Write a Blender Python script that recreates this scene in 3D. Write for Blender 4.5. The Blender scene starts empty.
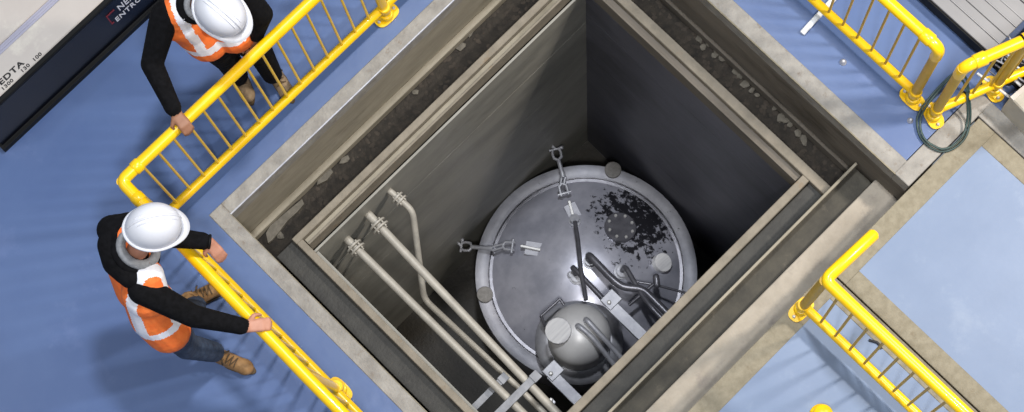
import bpy, bmesh, math, random
import numpy as np
from mathutils import Vector, Matrix, Quaternion
random.seed(7); rng = random.Random(11)
scene = bpy.context.scene
col = scene.collection
# ------------------------------------------------------------ camera, world, lamps, exposure
# world frame: X runs along the pit's long side, Y across it, Z up, floor at 0
MC = ((0.70815065, 0.70499617, 0.03876934), (-0.69505343, 0.6864003, 0.21390501), (0.12419093, -0.17842374, 0.97608482))
FOC = 2058.73
CAM = Vector((-0.20661061, -3.44820329, 12.0))
def w2(v): return Vector((v[0], -v[1], -v[2]))
right = w2(MC[0]); down = w2(MC[1]); fwd = w2(MC[2])
cd = bpy.data.cameras.new('camera'); cam = bpy.data.objects.new('camera', cd); col.objects.link(cam)
cd.sensor_width = 36; cd.lens = FOC/1024*36; cd.clip_end = 200
R3 = Matrix((right, -down, -fwd)).transposed()
cam.matrix_world = Matrix.Translation(CAM) @ R3.to_4x4()
scene.camera = cam
w = bpy.data.worlds.new('hall'); scene.world = w; w.use_nodes = True
w.node_tree.nodes['Background'].inputs[0].default_value = (0.76, 0.86, 1.0, 1)
w.node_tree.nodes['Background'].inputs[1].default_value = 0.27
def lamp(name, loc, target, size, power, colr=(1, 1, 1)):
    l = bpy.data.lights.new(name, 'AREA'); l.shape = 'DISK'; l.size = size; l.energy = power; l.color = colr
    o = bpy.data.objects.new(name, l); col.objects.link(o); o.location = loc
    o.rotation_euler = (Vector(target)-Vector(loc)).to_track_quat('-Z', 'Y').to_euler()
    return o
lamp('hall_lamp', (5.45, -4.3, 5.6), (2, -2.0, 0), 0.55, 395, (1.0, 0.91, 0.80))
lamp('hall_lamp', (-0.9, -4.6, 13.0), (0.8, -1.5, 0), 0.9, 760, (1.0, 0.98, 0.95))
lamp('hall_lamp', (-4.5, 4.5, 12.0), (0, 0, 0), 1.2, 160, (0.9, 0.95, 1.0))
lamp('hall_lamp', (3.5, 0.3, 12.0), (1.8, -1.2, -3), 0.8, 820, (0.95, 0.97, 1.0))
scene.view_settings.view_transform = 'Standard'; scene.view_settings.look = 'None'
scene.view_settings.gamma = 1; scene.view_settings.exposure = 0.0
scene.view_settings.use_curve_mapping = False

def at(px, py, z=0.0):
    d = right*((px-512)/FOC) + down*((py-206)/FOC) + fwd
    return CAM + d*((z-CAM.z)/d.z)

# ------------------------------------------------------------ materials
def srgb(c):
    return tuple(((x/255)/12.92 if x/255 <= 0.04045 else ((x/255+0.055)/1.055)**2.4) for x in c)
def mat(name, c1, c2=None, rough=0.6, metal=0.0, scale=4.0, detail=6.0, lo=0.35, hi=0.65, bump=0.0, bscale=40.0,
        stretch=(1, 1, 1), c3=None, s3=1.5, lo3=0.55, hi3=0.65, rvar=0.0, spec=0.5, m3=None, coat=0.0):
    m = bpy.data.materials.new(name); m.use_nodes = True
    nt = m.node_tree; N = nt.nodes; L = nt.links
    b = N['Principled BSDF']; b.inputs['Roughness'].default_value = rough; b.inputs['Metallic'].default_value = metal
    b.inputs['Specular IOR Level'].default_value = spec; b.inputs['Coat Weight'].default_value = coat
    c1l = srgb(c1)+(1,)
    b.inputs['Base Color'].default_value = c1l
    geo = N.new('ShaderNodeTexCoord'); mp = N.new('ShaderNodeMapping'); mp.inputs['Scale'].default_value = stretch
    L.new(geo.outputs['Object'], mp.inputs['Vector'])
    if c2 is not None:
        n = N.new('ShaderNodeTexNoise'); n.inputs['Scale'].default_value = scale; n.inputs['Detail'].default_value = detail
        n.inputs['Roughness'].default_value = 0.62
        L.new(mp.outputs[0], n.inputs['Vector'])
        r = N.new('ShaderNodeValToRGB'); r.color_ramp.elements[0].position = lo; r.color_ramp.elements[1].position = hi
        r.color_ramp.elements[0].color = c1l; r.color_ramp.elements[1].color = srgb(c2)+(1,)
        L.new(n.outputs['Fac'], r.inputs['Fac']); out = r.outputs['Color']
        if c3 is not None:
            n3 = N.new('ShaderNodeTexNoise'); n3.inputs['Scale'].default_value = s3; n3.inputs['Detail'].default_value = 8
            n3.inputs['Roughness'].default_value = 0.7
            L.new(mp.outputs[0], n3.inputs['Vector'])
            r3 = N.new('ShaderNodeValToRGB'); r3.color_ramp.elements[0].position = lo3; r3.color_ramp.elements[1].position = hi3
            L.new(n3.outputs['Fac'], r3.inputs['Fac'])
            fac = r3.outputs['Color']
            if m3 is not None:   # a stain with a place of its own: centre, radius in object space
                vs = N.new('ShaderNodeVectorMath'); vs.operation = 'DISTANCE'; vs.inputs[1].default_value = m3[0]
                L.new(geo.outputs['Object'], vs.inputs[0])
                mr = N.new('ShaderNodeMapRange'); mr.inputs['From Min'].default_value = m3[1]; mr.inputs['From Max'].default_value = m3[1]*0.25
                L.new(vs.outputs['Value'], mr.inputs['Value'])
                ad = N.new('ShaderNodeMath'); ad.operation = 'MULTIPLY_ADD'; ad.inputs[1].default_value = 0.30
                L.new(mr.outputs[0], ad.inputs[0]); L.new(n3.outputs['Fac'], ad.inputs[2]); L.new(ad.outputs[0], r3.inputs['Fac'])
            mx = N.new('ShaderNodeMix'); mx.data_type = 'RGBA'
            L.new(fac, mx.inputs['Factor']); L.new(out, mx.inputs['A']); mx.inputs['B'].default_value = srgb(c3)+(1,)
            out = mx.outputs['Result']
        L.new(out, b.inputs['Base Color'])
        if rvar:
            mr2 = N.new('ShaderNodeMapRange'); mr2.inputs['To Min'].default_value = rough-rvar; mr2.inputs['To Max'].default_value = rough+rvar
            L.new(n.outputs['Fac'], mr2.inputs['Value']); L.new(mr2.outputs[0], b.inputs['Roughness'])
    if bump:
        nb = N.new('ShaderNodeTexNoise'); nb.inputs['Scale'].default_value = bscale; nb.inputs['Detail'].default_value = 5
        L.new(mp.outputs[0], nb.inputs['Vector'])
        bp = N.new('ShaderNodeBump'); bp.inputs['Strength'].default_value = bump; bp.inputs['Distance'].default_value = 0.02
        L.new(nb.outputs['Fac'], bp.inputs['Height']); L.new(bp.outputs[0], b.inputs['Normal'])
    return m
M = {}
M['floor'] = mat('blue_epoxy', (70, 92, 138), (81, 104, 149), rough=0.34, scale=0.9, lo=0.3, hi=0.7, bump=0.06, bscale=9, rvar=0.09, c3=(96, 115, 160), s3=2.2, lo3=0.56, hi3=0.80)
M['slab'] = mat('blue_slab_paint', (102, 121, 152), (112, 130, 160), rough=0.5, scale=1.6, bump=0.05, bscale=20, c3=(124, 140, 166), s3=3.0, lo3=0.56, hi3=0.76)
M['curb'] = mat('curb_concrete', (134, 131, 127), (158, 155, 150), rough=0.8, scale=9, bump=0.35, bscale=60, c3=(122, 112, 102), s3=14, lo3=0.58, hi3=0.72)
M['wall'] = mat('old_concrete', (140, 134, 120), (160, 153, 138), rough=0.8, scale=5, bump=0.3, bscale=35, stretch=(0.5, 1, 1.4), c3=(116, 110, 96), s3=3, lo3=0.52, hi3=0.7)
M['wall_dk'] = mat('dark_concrete', (104, 98, 90), (122, 115, 106), rough=0.8, scale=4, bump=0.3, bscale=35, stretch=(1, .4, 1.5), c3=(74, 68, 60), s3=3, lo3=0.5, hi3=0.7)  # darker variant of wall for the east side, with random patches
M['rim_slab'] = mat('slab_border', (128, 121, 104), (144, 137, 120), rough=0.85, scale=20, bump=0.3, bscale=90, c3=(114, 103, 84), s3=9, lo3=0.6, hi3=0.75)
M['beam'] = mat('beam_concrete', (158, 150, 138), (172, 164, 152), rough=0.85, scale=7, bump=0.25, bscale=50, c3=(142, 134, 127), s3=4, lo3=0.56, hi3=0.7)
M['rimframe'] = mat('frame_sandy', (124, 117, 105), (142, 134, 121), rough=0.75, scale=9, bump=0.2, bscale=60, c3=(128, 104, 76), s3=5, lo3=0.6, hi3=0.75)
M['earth'] = mat('trench_bed', (34, 31, 28), (54, 49, 43), rough=0.9, scale=14, bump=0.8, bscale=40, c3=(88, 78, 66), s3=6, lo3=0.6, hi3=0.72)
M['tar'] = mat('dark_plate', (54, 52, 47), (72, 69, 61), rough=0.75, scale=8, bump=0.3, bscale=50, c3=(98, 92, 82), s3=7, lo3=0.6, hi3=0.75)
M['plate'] = mat('cover_plate', (50, 50, 49), (62, 62, 60), rough=0.7, scale=8, bump=0.3, bscale=50, c3=(72, 70, 66), s3=7, lo3=0.6, hi3=0.75)
M['stone'] = mat('rubble_stone', (88, 84, 76), (112, 107, 98), rough=0.85, scale=20, bump=0.3)
M['stone_dk'] = mat('rubble_dark', (42, 38, 34), (66, 59, 52), rough=0.9, scale=9, bump=0.3)
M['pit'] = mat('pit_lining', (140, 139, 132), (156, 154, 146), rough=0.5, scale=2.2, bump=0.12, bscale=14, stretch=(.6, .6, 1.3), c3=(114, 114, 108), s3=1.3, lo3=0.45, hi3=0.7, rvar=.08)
M['pit_dk'] = mat('pit_lining_shaded', (76, 77, 88), (94, 95, 107), rough=0.42, scale=1.6, bump=0.12, bscale=10, stretch=(.6, .6, 1.3), c3=(52, 53, 62), s3=1.2, lo3=0.42, hi3=0.68, rvar=.08)  # damp-patched lining; shade of the sides turned from the light darkens its colour
M['pitfloor'] = mat('pit_floor', (30, 28, 25), (46, 43, 38), rough=0.6, scale=5, bump=0.2, c3=(44, 37, 22), s3=2, lo3=.5, hi3=.7)
M['void'] = mat('joint_dark', (12, 12, 12), rough=0.95)
M['yellow'] = mat('yellow_paint', (240, 192, 4), (248, 204, 14), rough=0.3, scale=8, spec=0.5, coat=.25)
M['yellow_dk'] = mat('yellow_shaded', (196, 158, 34), (214, 172, 40), rough=0.45, scale=12)  # same yellow paint, shadow side of posts and balusters put into the colour
M['steel'] = mat('steel_galv', (170, 172, 182), (190, 192, 200), rough=0.42, metal=0.3, scale=18, bump=0.08)
M['steel_lt'] = mat('steel_light', (164, 166, 176), (184, 186, 194), rough=0.5, metal=0.35, scale=14, bump=.06)
M['steel_dk'] = mat('steel_dark', (96, 96, 104), (120, 120, 128), rough=0.32, metal=0.4, scale=14)
M['pipe'] = mat('pipe_grey', (158, 154, 146), (176, 172, 163), rough=0.5, metal=0.1, scale=9, bump=.08)
M['bar'] = mat('bar_steel', (112, 114, 120), (134, 136, 142), rough=0.5, metal=.2, scale=14)
M['chrome'] = mat('bolt_steel', (196, 196, 196), rough=0.4, metal=0.2)
TC = at(586, 273, -3.92)
stc = at(640, 214, -3.8)-TC; stc2 = at(540, 270, -3.8)-TC
M['tank'] = mat('tank_steel', (160, 162, 176), (186, 187, 200), rough=0.3, metal=0.3, scale=5, bump=.05, bscale=6, c3=(44, 44, 50), s3=17, lo3=0.655, hi3=0.70, rvar=.06, m3=((stc.x, stc.y, 0.93), 0.52))
M['ring'] = mat('tank_ring', (168, 170, 182), (190, 192, 202), rough=0.55, metal=0.15, scale=9, bump=.15, c3=(80, 82, 90), s3=20, lo3=.64, hi3=.7)
M['vessel'] = mat('vessel_steel', (206, 206, 208), (218, 218, 220), rough=0.36, metal=0.12, scale=5)
M['disc'] = mat('brushed_disc', (238, 238, 240), (214, 214, 218), rough=0.34, metal=0.0, scale=3, stretch=(1, 12, 1))
M['disc_dull'] = mat('dull_disc', (134, 132, 130), (112, 110, 108), rough=0.6, metal=0.2, scale=40)
M['jacket'] = mat('black_jacket', (9, 9, 11), (18, 18, 21), rough=0.95, spec=.15, scale=30, bump=0.4, bscale=24)
M['orange'] = mat('orange_vest', (240, 112, 44), (248, 128, 56), rough=0.75, scale=20, bump=0.3, bscale=26)
M['tape'] = mat('reflective_tape', (226, 228, 238), (240, 240, 246), rough=0.4, scale=50)
M['skin'] = mat('skin', (190, 138, 116), (176, 122, 100), rough=0.55, scale=18)
M['skin2'] = mat('skin_tan', (152, 108, 84), (138, 94, 70), rough=0.55, scale=18)
M['hair'] = mat('hair_brown', (40, 28, 20), (58, 40, 28), rough=0.8, scale=60)
M['jeans'] = mat('blue_jeans', (34, 46, 66), (56, 70, 92), rough=0.85, scale=24, bump=0.4, bscale=30)
M['boot'] = mat('tan_boot_leather', (132, 98, 60), (156, 120, 78), rough=0.7, scale=20, bump=0.3, bscale=40)
M['boot2'] = mat('taupe_boot_leather', (124, 104, 80), (150, 128, 100), rough=0.7, scale=20, bump=0.3, bscale=40)
M['sole'] = mat('boot_sole', (86, 68, 44), rough=0.8)
M['lace'] = mat('boot_lace', (74, 58, 40), (90, 72, 50), rough=0.8)
M['helmet'] = mat('white_helmet', (208, 210, 218), (214, 216, 224), rough=0.35, scale=3)
M['greyfab'] = mat('grey_fleece', (124, 126, 130), (144, 146, 150), rough=0.9, scale=40, bump=.3)
M['black'] = mat('black_rubber', (13, 14, 16), rough=0.6, spec=.2)
M['blackgloss'] = mat('black_gloss_panel', (7, 9, 17), (12, 17, 29), rough=0.25, scale=2, spec=.2)
M['cream'] = mat('cream_panel', (180, 173, 168), (194, 188, 182), rough=0.45, scale=1.2, c3=(216, 212, 200), s3=1.6, lo3=.55, hi3=.7)
M['bluegrey'] = mat('blue_grey_strip', (158, 158, 176), rough=0.5)
M['ink'] = mat('black_print', (22, 22, 24), rough=0.6)
M['whiteprint'] = mat('white_print', (206, 210, 222), rough=0.5)
M['redprint'] = mat('red_print', (110, 22, 30), rough=0.5)
M['sheet'] = mat('sheet_metal', (124, 124, 127), (138, 138, 140), rough=0.5, metal=.2, scale=2.5, stretch=(1, .4, 1))
M['sheetrib'] = mat('sheet_rib', (150, 150, 153), rough=0.45, metal=.2)
M['white'] = mat('white_bar', (212, 216, 222), rough=0.4)
M['cable'] = mat('green_black_cable', (38, 58, 58), (56, 78, 76), rough=0.5, scale=40)
M['beige'] = mat('beige_box', (186, 182, 172), (170, 166, 156), rough=0.6, scale=6)
M['blackmark'] = mat('black_strap', (24, 26, 34), rough=0.6)

# ------------------------------------------------------------ mesh helpers
class MB:
    def __init__(s): s.v = []; s.f = []; s.sm = []
    def add(s, vs, fs, smooth=False):
        n = len(s.v); s.v += [Vector(v) for v in vs]; s.f += [[i+n for i in f] for f in fs]; s.sm += [smooth]*len(fs); return s
    def box(s, x0, x1, y0, y1, z0, z1, bev=0.0, mtx=None):
        bm = bmesh.new(); bmesh.ops.create_cube(bm, size=1)
        for v in bm.verts:
            v.co = Vector(((x0+x1)/2+v.co.x*(x1-x0), (y0+y1)/2+v.co.y*(y1-y0), (z0+z1)/2+v.co.z*(z1-z0)))
        if bev: bmesh.ops.bevel(bm, geom=bm.edges[:], offset=bev, segments=1, affect='EDGES')
        bm.verts.index_update()
        vs = [(mtx @ v.co if mtx else v.co.copy()) for v in bm.verts]; fs = [[v.index for v in f.verts] for f in bm.faces]
        bm.free(); return s.add(vs, fs)
    def tube(s, pts, r, n=12, cap=True, rs=None):
        pts = [Vector(p) for p in pts]; rings = []; prev = None
        for i, p in enumerate(pts):
            t = (pts[min(i+1, len(pts)-1)]-pts[max(i-1, 0)])
            if t.length < 1e-9: t = Vector((0, 0, 1))
            t.normalize()
            if prev is None:
                a = Vector((0, 0, 1)) if abs(t.z) < 0.9 else Vector((1, 0, 0)); u = t.cross(a).normalized()
            else:
                u = (prev - t*prev.dot(t)).normalized()
            prev = u; vv = t.cross(u); rr = rs[i] if rs else r
            k = 1.0
            if 0 < i < len(pts)-1:
                c = (pts[i+1]-p).normalized().dot((p-pts[i-1]).normalized()); k = 1/math.sqrt(max(.3, (1+c)/2))
            rings.append([p+(u*math.cos(2*math.pi*j/n)+vv*math.sin(2*math.pi*j/n))*rr*k for j in range(n)])
        vs = [v for rg in rings for v in rg]; fs = []
        for i in range(len(rings)-1):
            for j in range(n): fs.append([i*n+j, i*n+(j+1) % n, (i+1)*n+(j+1) % n, (i+1)*n+j])
        s.add(vs, fs, True)
        if cap:
            s.add(rings[0], [list(range(n))[::-1]]); s.add(rings[-1], [list(range(n))])
        return s
    def lathe(s, prof, c=(0, 0, 0), axis=(0, 0, 1), n=32, smooth=True, sx=1.0, sy=1.0, xdir=None):
        c = Vector(c); a = Vector(axis).normalized()
        if xdir is None: xdir = Vector((1, 0, 0)) if abs(a.x) < .9 else Vector((0, 1, 0))
        xd = Vector(xdir); u = (xd - a*xd.dot(a)).normalized(); v = a.cross(u)
        vs = []; fs = []
        for (r, z) in prof:
            for j in range(n):
                t = 2*math.pi*j/n; vs.append(c+a*z+u*math.cos(t)*r*sx+v*math.sin(t)*r*sy)
        for i in range(len(prof)-1):
            for j in range(n): fs.append([i*n+j, i*n+(j+1) % n, (i+1)*n+(j+1) % n, (i+1)*n+j])
        s.add(vs, fs, smooth)
        if prof[0][0] > 1e-6: s.add(vs[:n], [list(range(n))[::-1]])
        if prof[-1][0] > 1e-6: s.add(vs[-n:], [list(range(n))])
        return s
    def disc(s, c, r, h, axis=(0, 0, 1), n=24, bev=0.003):
        return s.lathe([(r, 0), (r, h-bev), (r-bev, h)], c, axis, n, smooth=False)
    def capsule(s, p0, r0, p1, r1, n=14, flat=None):
        p0 = Vector(p0); p1 = Vector(p1); d = p1-p0; L = d.length
        a = d.normalized() if L > 1e-6 else Vector((0, 0, 1))
        prof = []
        for k in range(6): t = math.pi/2*k/5; prof.append((r0*math.sin(t), -r0*math.cos(t)))
        for k in range(6): t = math.pi/2*k/5; prof.append((r1*math.cos(t), L+r1*math.sin(t)))
        prof[0] = (1e-4, prof[0][1]); prof[-1] = (1e-4, prof[-1][1])
        n0 = len(s.v); s.lathe(prof, p0, a, n)
        if flat:
            ax = Vector(flat[0]).normalized(); k = flat[1]
            for i in range(n0, len(s.v)):
                q = s.v[i]-p0; q = q+ax*(q.dot(ax)*(k-1)); s.v[i] = p0+q
        return s
    def ell(s, c, rad, mtx=None, n=16):
        prof = [(max(1e-4, math.sin(math.pi*k/10)), -math.cos(math.pi*k/10)) for k in range(11)]
        n0 = len(s.v); s.lathe(prof, (0, 0, 0), (0, 0, 1), n)
        for i in range(n0, len(s.v)):
            v = s.v[i]; v = Vector((v.x*rad[0], v.y*rad[1], v.z*rad[2])); s.v[i] = Vector(c)+(mtx @ v if mtx else v)
        return s
    def mesh(s, name, off=Vector((0, 0, 0))):
        me = bpy.data.meshes.new(name); me.from_pydata([tuple(v-off) for v in s.v], [], s.f)
        me.polygons.foreach_set('use_smooth', s.sm); me.update()
        bm = bmesh.new(); bm.from_mesh(me); bmesh.ops.recalc_face_normals(bm, faces=bm.faces[:]); bm.to_mesh(me); bm.free()
        return me
    def build(s, name, m, parent=None, loc=None):
        """one mesh object; geometry is given in world coordinates; loc = origin for a top-level one"""
        off = origin(parent) if parent is not None else Vector(loc or (0, 0, 0))
        o = bpy.data.objects.new(name, s.mesh(name, off)); col.objects.link(o)
        o.data.materials.append(M[m] if isinstance(m, str) else m)
        if parent is not None: o.parent = parent
        else: o.location = off
        return o
def origin(o):
    v = Vector((0, 0, 0))
    while o is not None: v += o.location; o = o.parent
    return v
def inst(src, p, parent):
    """a copy of a piece (shared mesh) at world point p"""
    o = src.copy(); col.objects.link(o); o.parent = parent; o.location = Vector(p)-origin(parent); return o
def tag(o, label=None, cat=None, group=None, kind=None):
    if label: o['label'] = label
    if cat: o['category'] = cat
    if group: o['group'] = group
    if kind: o['kind'] = kind
    return o
def thing(name, loc, label, cat, group=None):
    o = bpy.data.objects.new(name, None); col.objects.link(o); o.location = loc; o.empty_display_size = .1
    return tag(o, label, cat, group)
def S(o): o['kind'] = 'structure'; return o
def arc(p0, p1, p2, n=6):   # rounded corner p0->p1->p2
    p0, p1, p2 = map(Vector, (p0, p1, p2))
    return [p0*(1-t)**2+p1*2*t*(1-t)+p2*t*t for t in [i/n for i in range(n+1)]]

# ------------------------------------------------------------ floor and pit structure
PX0, PX1, PY0, PY1 = 0.10, 3.06, -0.09, -2.85
f = MB()
f.box(-7, 11, 0.0, 9, -0.12, 0)
f.box(-7, 0.0, -12, 0.0, -0.12, 0)
f.box(3.168, 11, -2.73, 0.0, -0.12, 0)
f.box(3.78, 11, -12, -2.73, -0.12, 0)
S(f.build('floor', 'floor'))
def curb(x0, x1, y0, y1, nm):
    return S(MB().box(x0, x1, y0, y1, -0.14, 0.006, 0.004).build(nm, 'curb'))
# curb strips around the opening; top arris as trim
curb(0.0, 0.10, -12, 0.0, 'trim_1')
curb(0.10, 3.168, -0.09, 0.0, 'trim_2')
curb(3.06, 3.168, -2.735, -0.09, 'trim_3')
curb(3.06, 3.785, -2.848, -2.735, 'trim_4')
curb(3.668, 3.785, -12, -2.848, 'trim_5')
# upper pit walls (concrete between curb and trench bed)
S(MB().box(0.0, 3.30, -0.088, 0.12, -0.95, -0.13).build('wall_north', 'wall'))
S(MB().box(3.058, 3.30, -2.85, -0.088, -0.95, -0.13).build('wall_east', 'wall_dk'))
S(MB().box(-0.10, 0.098, -6, -0.088, -0.95, -0.13).build('wall_west', 'wall'))
S(MB().box(0.098, 3.058, -0.135, -0.088, -0.73, -0.615, .006).build('trim_6', 'wall'))
S(MB().box(0.098, 3.06, -0.094, -0.086, -0.01, 0.009).build('trim_7', 'steel_lt'))
S(MB().box(3.056, 3.064, -2.74, -0.086, -0.01, 0.009).build('trim_9', 'rim_slab'))
S(MB().box(0.096, 0.101, -6, -0.086, -0.01, 0.008).build('trim_10', 'rim_slab'))
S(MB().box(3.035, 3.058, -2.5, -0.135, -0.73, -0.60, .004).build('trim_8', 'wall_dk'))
# trench beds round the inner frame
bed = S(MB().box(0.098, 2.86, -0.36, -0.088, -0.95, -0.70).box(2.84, 3.058, -2.50, -0.088, -0.95, -0.70).box(0.35, 3.058, -2.80, -2.36, -0.95, -0.74).build('trench_bed', 'earth'))
plate = MB().box(0.128, 0.282, -6, -0.335, -0.60, -0.56, 0.003)
S(plate.build('trench_cover', 'plate'))
S(MB().box(0.098, 0.128, -6, -0.30, -0.95, -0.80).build('trench_channel', 'void'))
# rubble in the trench
def rock(mb, c, r, flat=.6, rn=rng):
    bm = bmesh.new(); bmesh.ops.create_icosphere(bm, subdivisions=1, radius=r)
    a = rn.random()*6.28; m = Matrix.Rotation(a, 3, 'Z')
    ex = 1+rn.random()*.7
    vs = []
    for v in bm.verts:
        k = .75+.5*rn.random(); q = m @ Vector((v.co.x*k*ex, v.co.y*k, v.co.z*flat*k)); vs.append(q+Vector(c))
    bm.verts.index_update(); fs = [[v.index for v in f_.verts] for f_ in bm.faces]; bm.free(); mb.add(vs, fs)
rb = MB()
for i in range(520):
    if rng.random() < .5: c = (rng.uniform(.3, 2.95), rng.uniform(-.33, -.13), -.70)
    else: c = (rng.uniform(2.88, 3.04), rng.uniform(-2.45, -.14), -.70)
    rock(rb, c, rng.uniform(.006, .020), .35)
tag(rb.build('rubble', 'stone_dk', bed), 'dark crumbled rubble', kind='stuff')
stone_px = [(709, 43), (718, 50), (703, 47), (715, 55), (740, 75), (752, 90), (745, 84), (757, 95), (775, 108), (781, 117), (790, 125), (798, 133), (804, 140), (786, 120), (735, 72), (722, 58), (699, 39), (461, 46), (470, 33), (345, 160), (280, 236), (415, 92)]
for k, (px, py) in enumerate(stone_px):
    mb = MB(); rock(mb, at(px, py, -.69), rng.uniform(.016, .03), .5); mb.build('stone', 'stone', bed)
# broken mortar slabs lying in the north trench corner
mb = MB()
def slabpoly(mb, pts, z, h):
    n = len(pts); vs = [at(x, y, z) for x, y in pts]; vs = [Vector((v.x, v.y, z)) for v in vs]+[Vector((v.x, v.y, z-h)) for v in vs]
    fs = [list(range(n)), list(range(n, 2*n))[::-1]]+[[i, i+n, (i+1) % n+n, (i+1) % n] for i in range(n)]
    return mb.add(vs, fs)
slabpoly(mb, [(266, 233), (270, 226), (285, 213), (302, 199), (304, 204), (297, 212), (287, 221), (279, 232), (272, 240), (268, 243)], -.665, .05)
mb.build('mortar_slab', 'stone', bed)
mb = MB(); slabpoly(mb, [(318, 178), (330, 167), (333, 172), (327, 180), (317, 185)], -.67, .05); mb.build('mortar_slab', 'stone', bed)
# inner steel/concrete frame round the deep pit
fr = thing('pit_frame', (0.27, -0.335, -0.7), 'sandy painted frame around the deep inner pit', 'frame')
def fbox(nm, m, *a, bev=0.004): return MB().box(*a, bev).build(nm, m, fr)
FZ = -0.5
fbox('upstand', 'rimframe', 0.27, 2.86, -0.382, -0.335, -0.95, FZ)
fbox('upstand', 'rimframe', 2.795, 2.86, -2.50, -0.382, -0.95, FZ)
fbox('upstand', 'rimframe', 0.272, 0.318, -6, -0.382, -0.95, FZ)
fbox('upstand', 'rimframe', 0.325, 2.795, -2.362, -2.308, -0.62, FZ-.004)
fbox('inner_ledge', 'wall', 0.325, 2.795, -0.416, -0.382, -0.72, FZ-.055)
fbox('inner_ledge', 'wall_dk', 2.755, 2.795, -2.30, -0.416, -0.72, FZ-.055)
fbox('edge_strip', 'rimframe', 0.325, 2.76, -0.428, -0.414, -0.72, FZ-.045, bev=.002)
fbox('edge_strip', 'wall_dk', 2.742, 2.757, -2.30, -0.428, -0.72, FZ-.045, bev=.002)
# beam, channel and plate along the south side
S(MB().box(0.1, 3.058, -2.848, -2.655, -0.95, -0.38, .005).build('beam', 'beam'))
S(MB().box(0.1, 3.045, -2.655, -2.51, -0.95, -0.47, .002).build('channel_bed', 'tar'))
S(MB().box(0.1, 3.05, -2.512, -2.494, -0.95, -0.375, .003).build('channel_plate', 'wall'))
S(MB().box(0.33, 2.80, -2.496, -2.366, -0.80, -0.56, .003).build('channel_floor', 'plate'))
# deep pit walls in cast lifts with open joints
lifts = [(-0.70, -1.374), (-1.380, -2.30), (-2.302, -3.4), (-3.402, -4.65)]
wn = S(MB().box(0.2, 3.0, -0.33, -0.452, -4.8, -0.76).build('wall_pit_north', 'void'))
we = S(MB().box(2.764, 3.0, -2.5, -0.33, -4.8, -0.76).build('wall_pit_east', 'void'))
ww = S(MB().box(0.05, 0.30, -6.0, -0.33, -4.8, -0.95).build('wall_pit_west', 'void'))
ws = S(MB().box(0.2, 3.0, -2.60, -2.42, -4.8, -0.95).build('wall_pit_south', 'void'))
lifts2 = [(-0.70, -1.20), (-1.203, -2.1), (-2.102, -3.3), (-3.302, -4.65)]
for a, b in lifts:
    MB().box(0.30, 2.764, -0.456, -0.44, b, a, .0006).build('panel', 'pit', wn)
    MB().box(0.30, 0.345, -2.42, -0.456, b, a if a < -.8 else -.72, .0015).build('panel', 'pit', ww)
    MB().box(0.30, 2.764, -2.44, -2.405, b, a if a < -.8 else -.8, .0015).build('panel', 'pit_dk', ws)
for a, b in lifts2:
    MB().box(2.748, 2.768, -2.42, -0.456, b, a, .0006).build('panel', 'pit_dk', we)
S(MB().box(0.2, 3.0, -2.6, -0.33, -4.85, -4.65).build('floor_pit', 'pitfloor'))
S(MB().box(0.05, 0.35, -12, -2.4, -1.2, -0.95).build('wall_pit_south', 'void'))

# ------------------------------------------------------------ removable cover slabs
def slab(x0, x1, y0, y1, label):
    t = thing('cover_slab', ((x0+x1)/2, (y0+y1)/2, -0.2), label, 'floor slab')
    MB().box(x0+.11, x1-.11, y1+.11, y0-.125, -0.2, 0.0).build('painted_panel', 'slab', t)
    b = .116; z = 0.004
    MB().box(x0, x1, y0-.128, y0, -0.2, z, .003).build('concrete_border', 'rim_slab', t)
    MB().box(x0, x1, y1, y1+b, -0.2, z, .003).build('concrete_border', 'rim_slab', t)
    MB().box(x0, x0+b, y1+b, y0-.128, -0.2, z, .003).build('concrete_border', 'rim_slab', t)
    MB().box(x1-b, x1, y1+b, y0-.128, -0.2, z, .003).build('concrete_border', 'rim_slab', t)
slab(2.366, 3.660, -2.860, -6.2, 'pale blue painted cover slab with concrete border right of the lower right railing')
slab(0.12, 2.356, -2.852, -6.2, 'pale blue painted cover slab under the lower right railing')
S(MB().box(0.1, 3.67, -6.4, -2.85, -0.5, -0.22).build('slab_bearing', 'void'))

# ------------------------------------------------------------ railings
def flange(parent, x, y, ang=0.0, r=0.03):
    m4 = Matrix.Translation((x, y, 0)) @ Matrix.Rotation(ang, 4, 'Z')
    mb = MB()
    pts = []
    for k in range(24):
        t = 2*math.pi*k/24; ex = abs(math.cos(t))**.6*math.copysign(1, math.cos(t)); ey = abs(math.sin(t))**.8*math.copysign(1, math.sin(t))
        pts.append(m4 @ Vector((.085*ex, .05*ey, .006)))
    vs = pts+[p+Vector((0, 0, .012)) for p in pts]
    mb.add(vs, [list(range(24))[::-1], list(range(24, 48))]+[[i, (i+1) % 24, (i+1) % 24+24, i+24] for i in range(24)])
    mb.lathe([(r+.016, .016), (r+.016, .06), (r+.010, .068), (r, .068)], (x, y, 0), n=20)
    b = mb.build('base_flange', 'yellow', parent)
    for s in (-1, 1):
        p = m4 @ Vector((.062*s, 0, .018)); MB().lathe([(.011, 0), (.011, .010), (.006, .016)], p, n=6, smooth=False).build('bolt', 'chrome', b)
def collar(mb, p, d, r=.036, L=.05):
    d = Vector(d).normalized(); p = Vector(p); mb.lathe([(r, -L/2), (r+.003, -L/2+.004), (r+.003, L/2-.004), (r, L/2)], p, d, 20)
RT, RB = 0.035, 0.029
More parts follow.
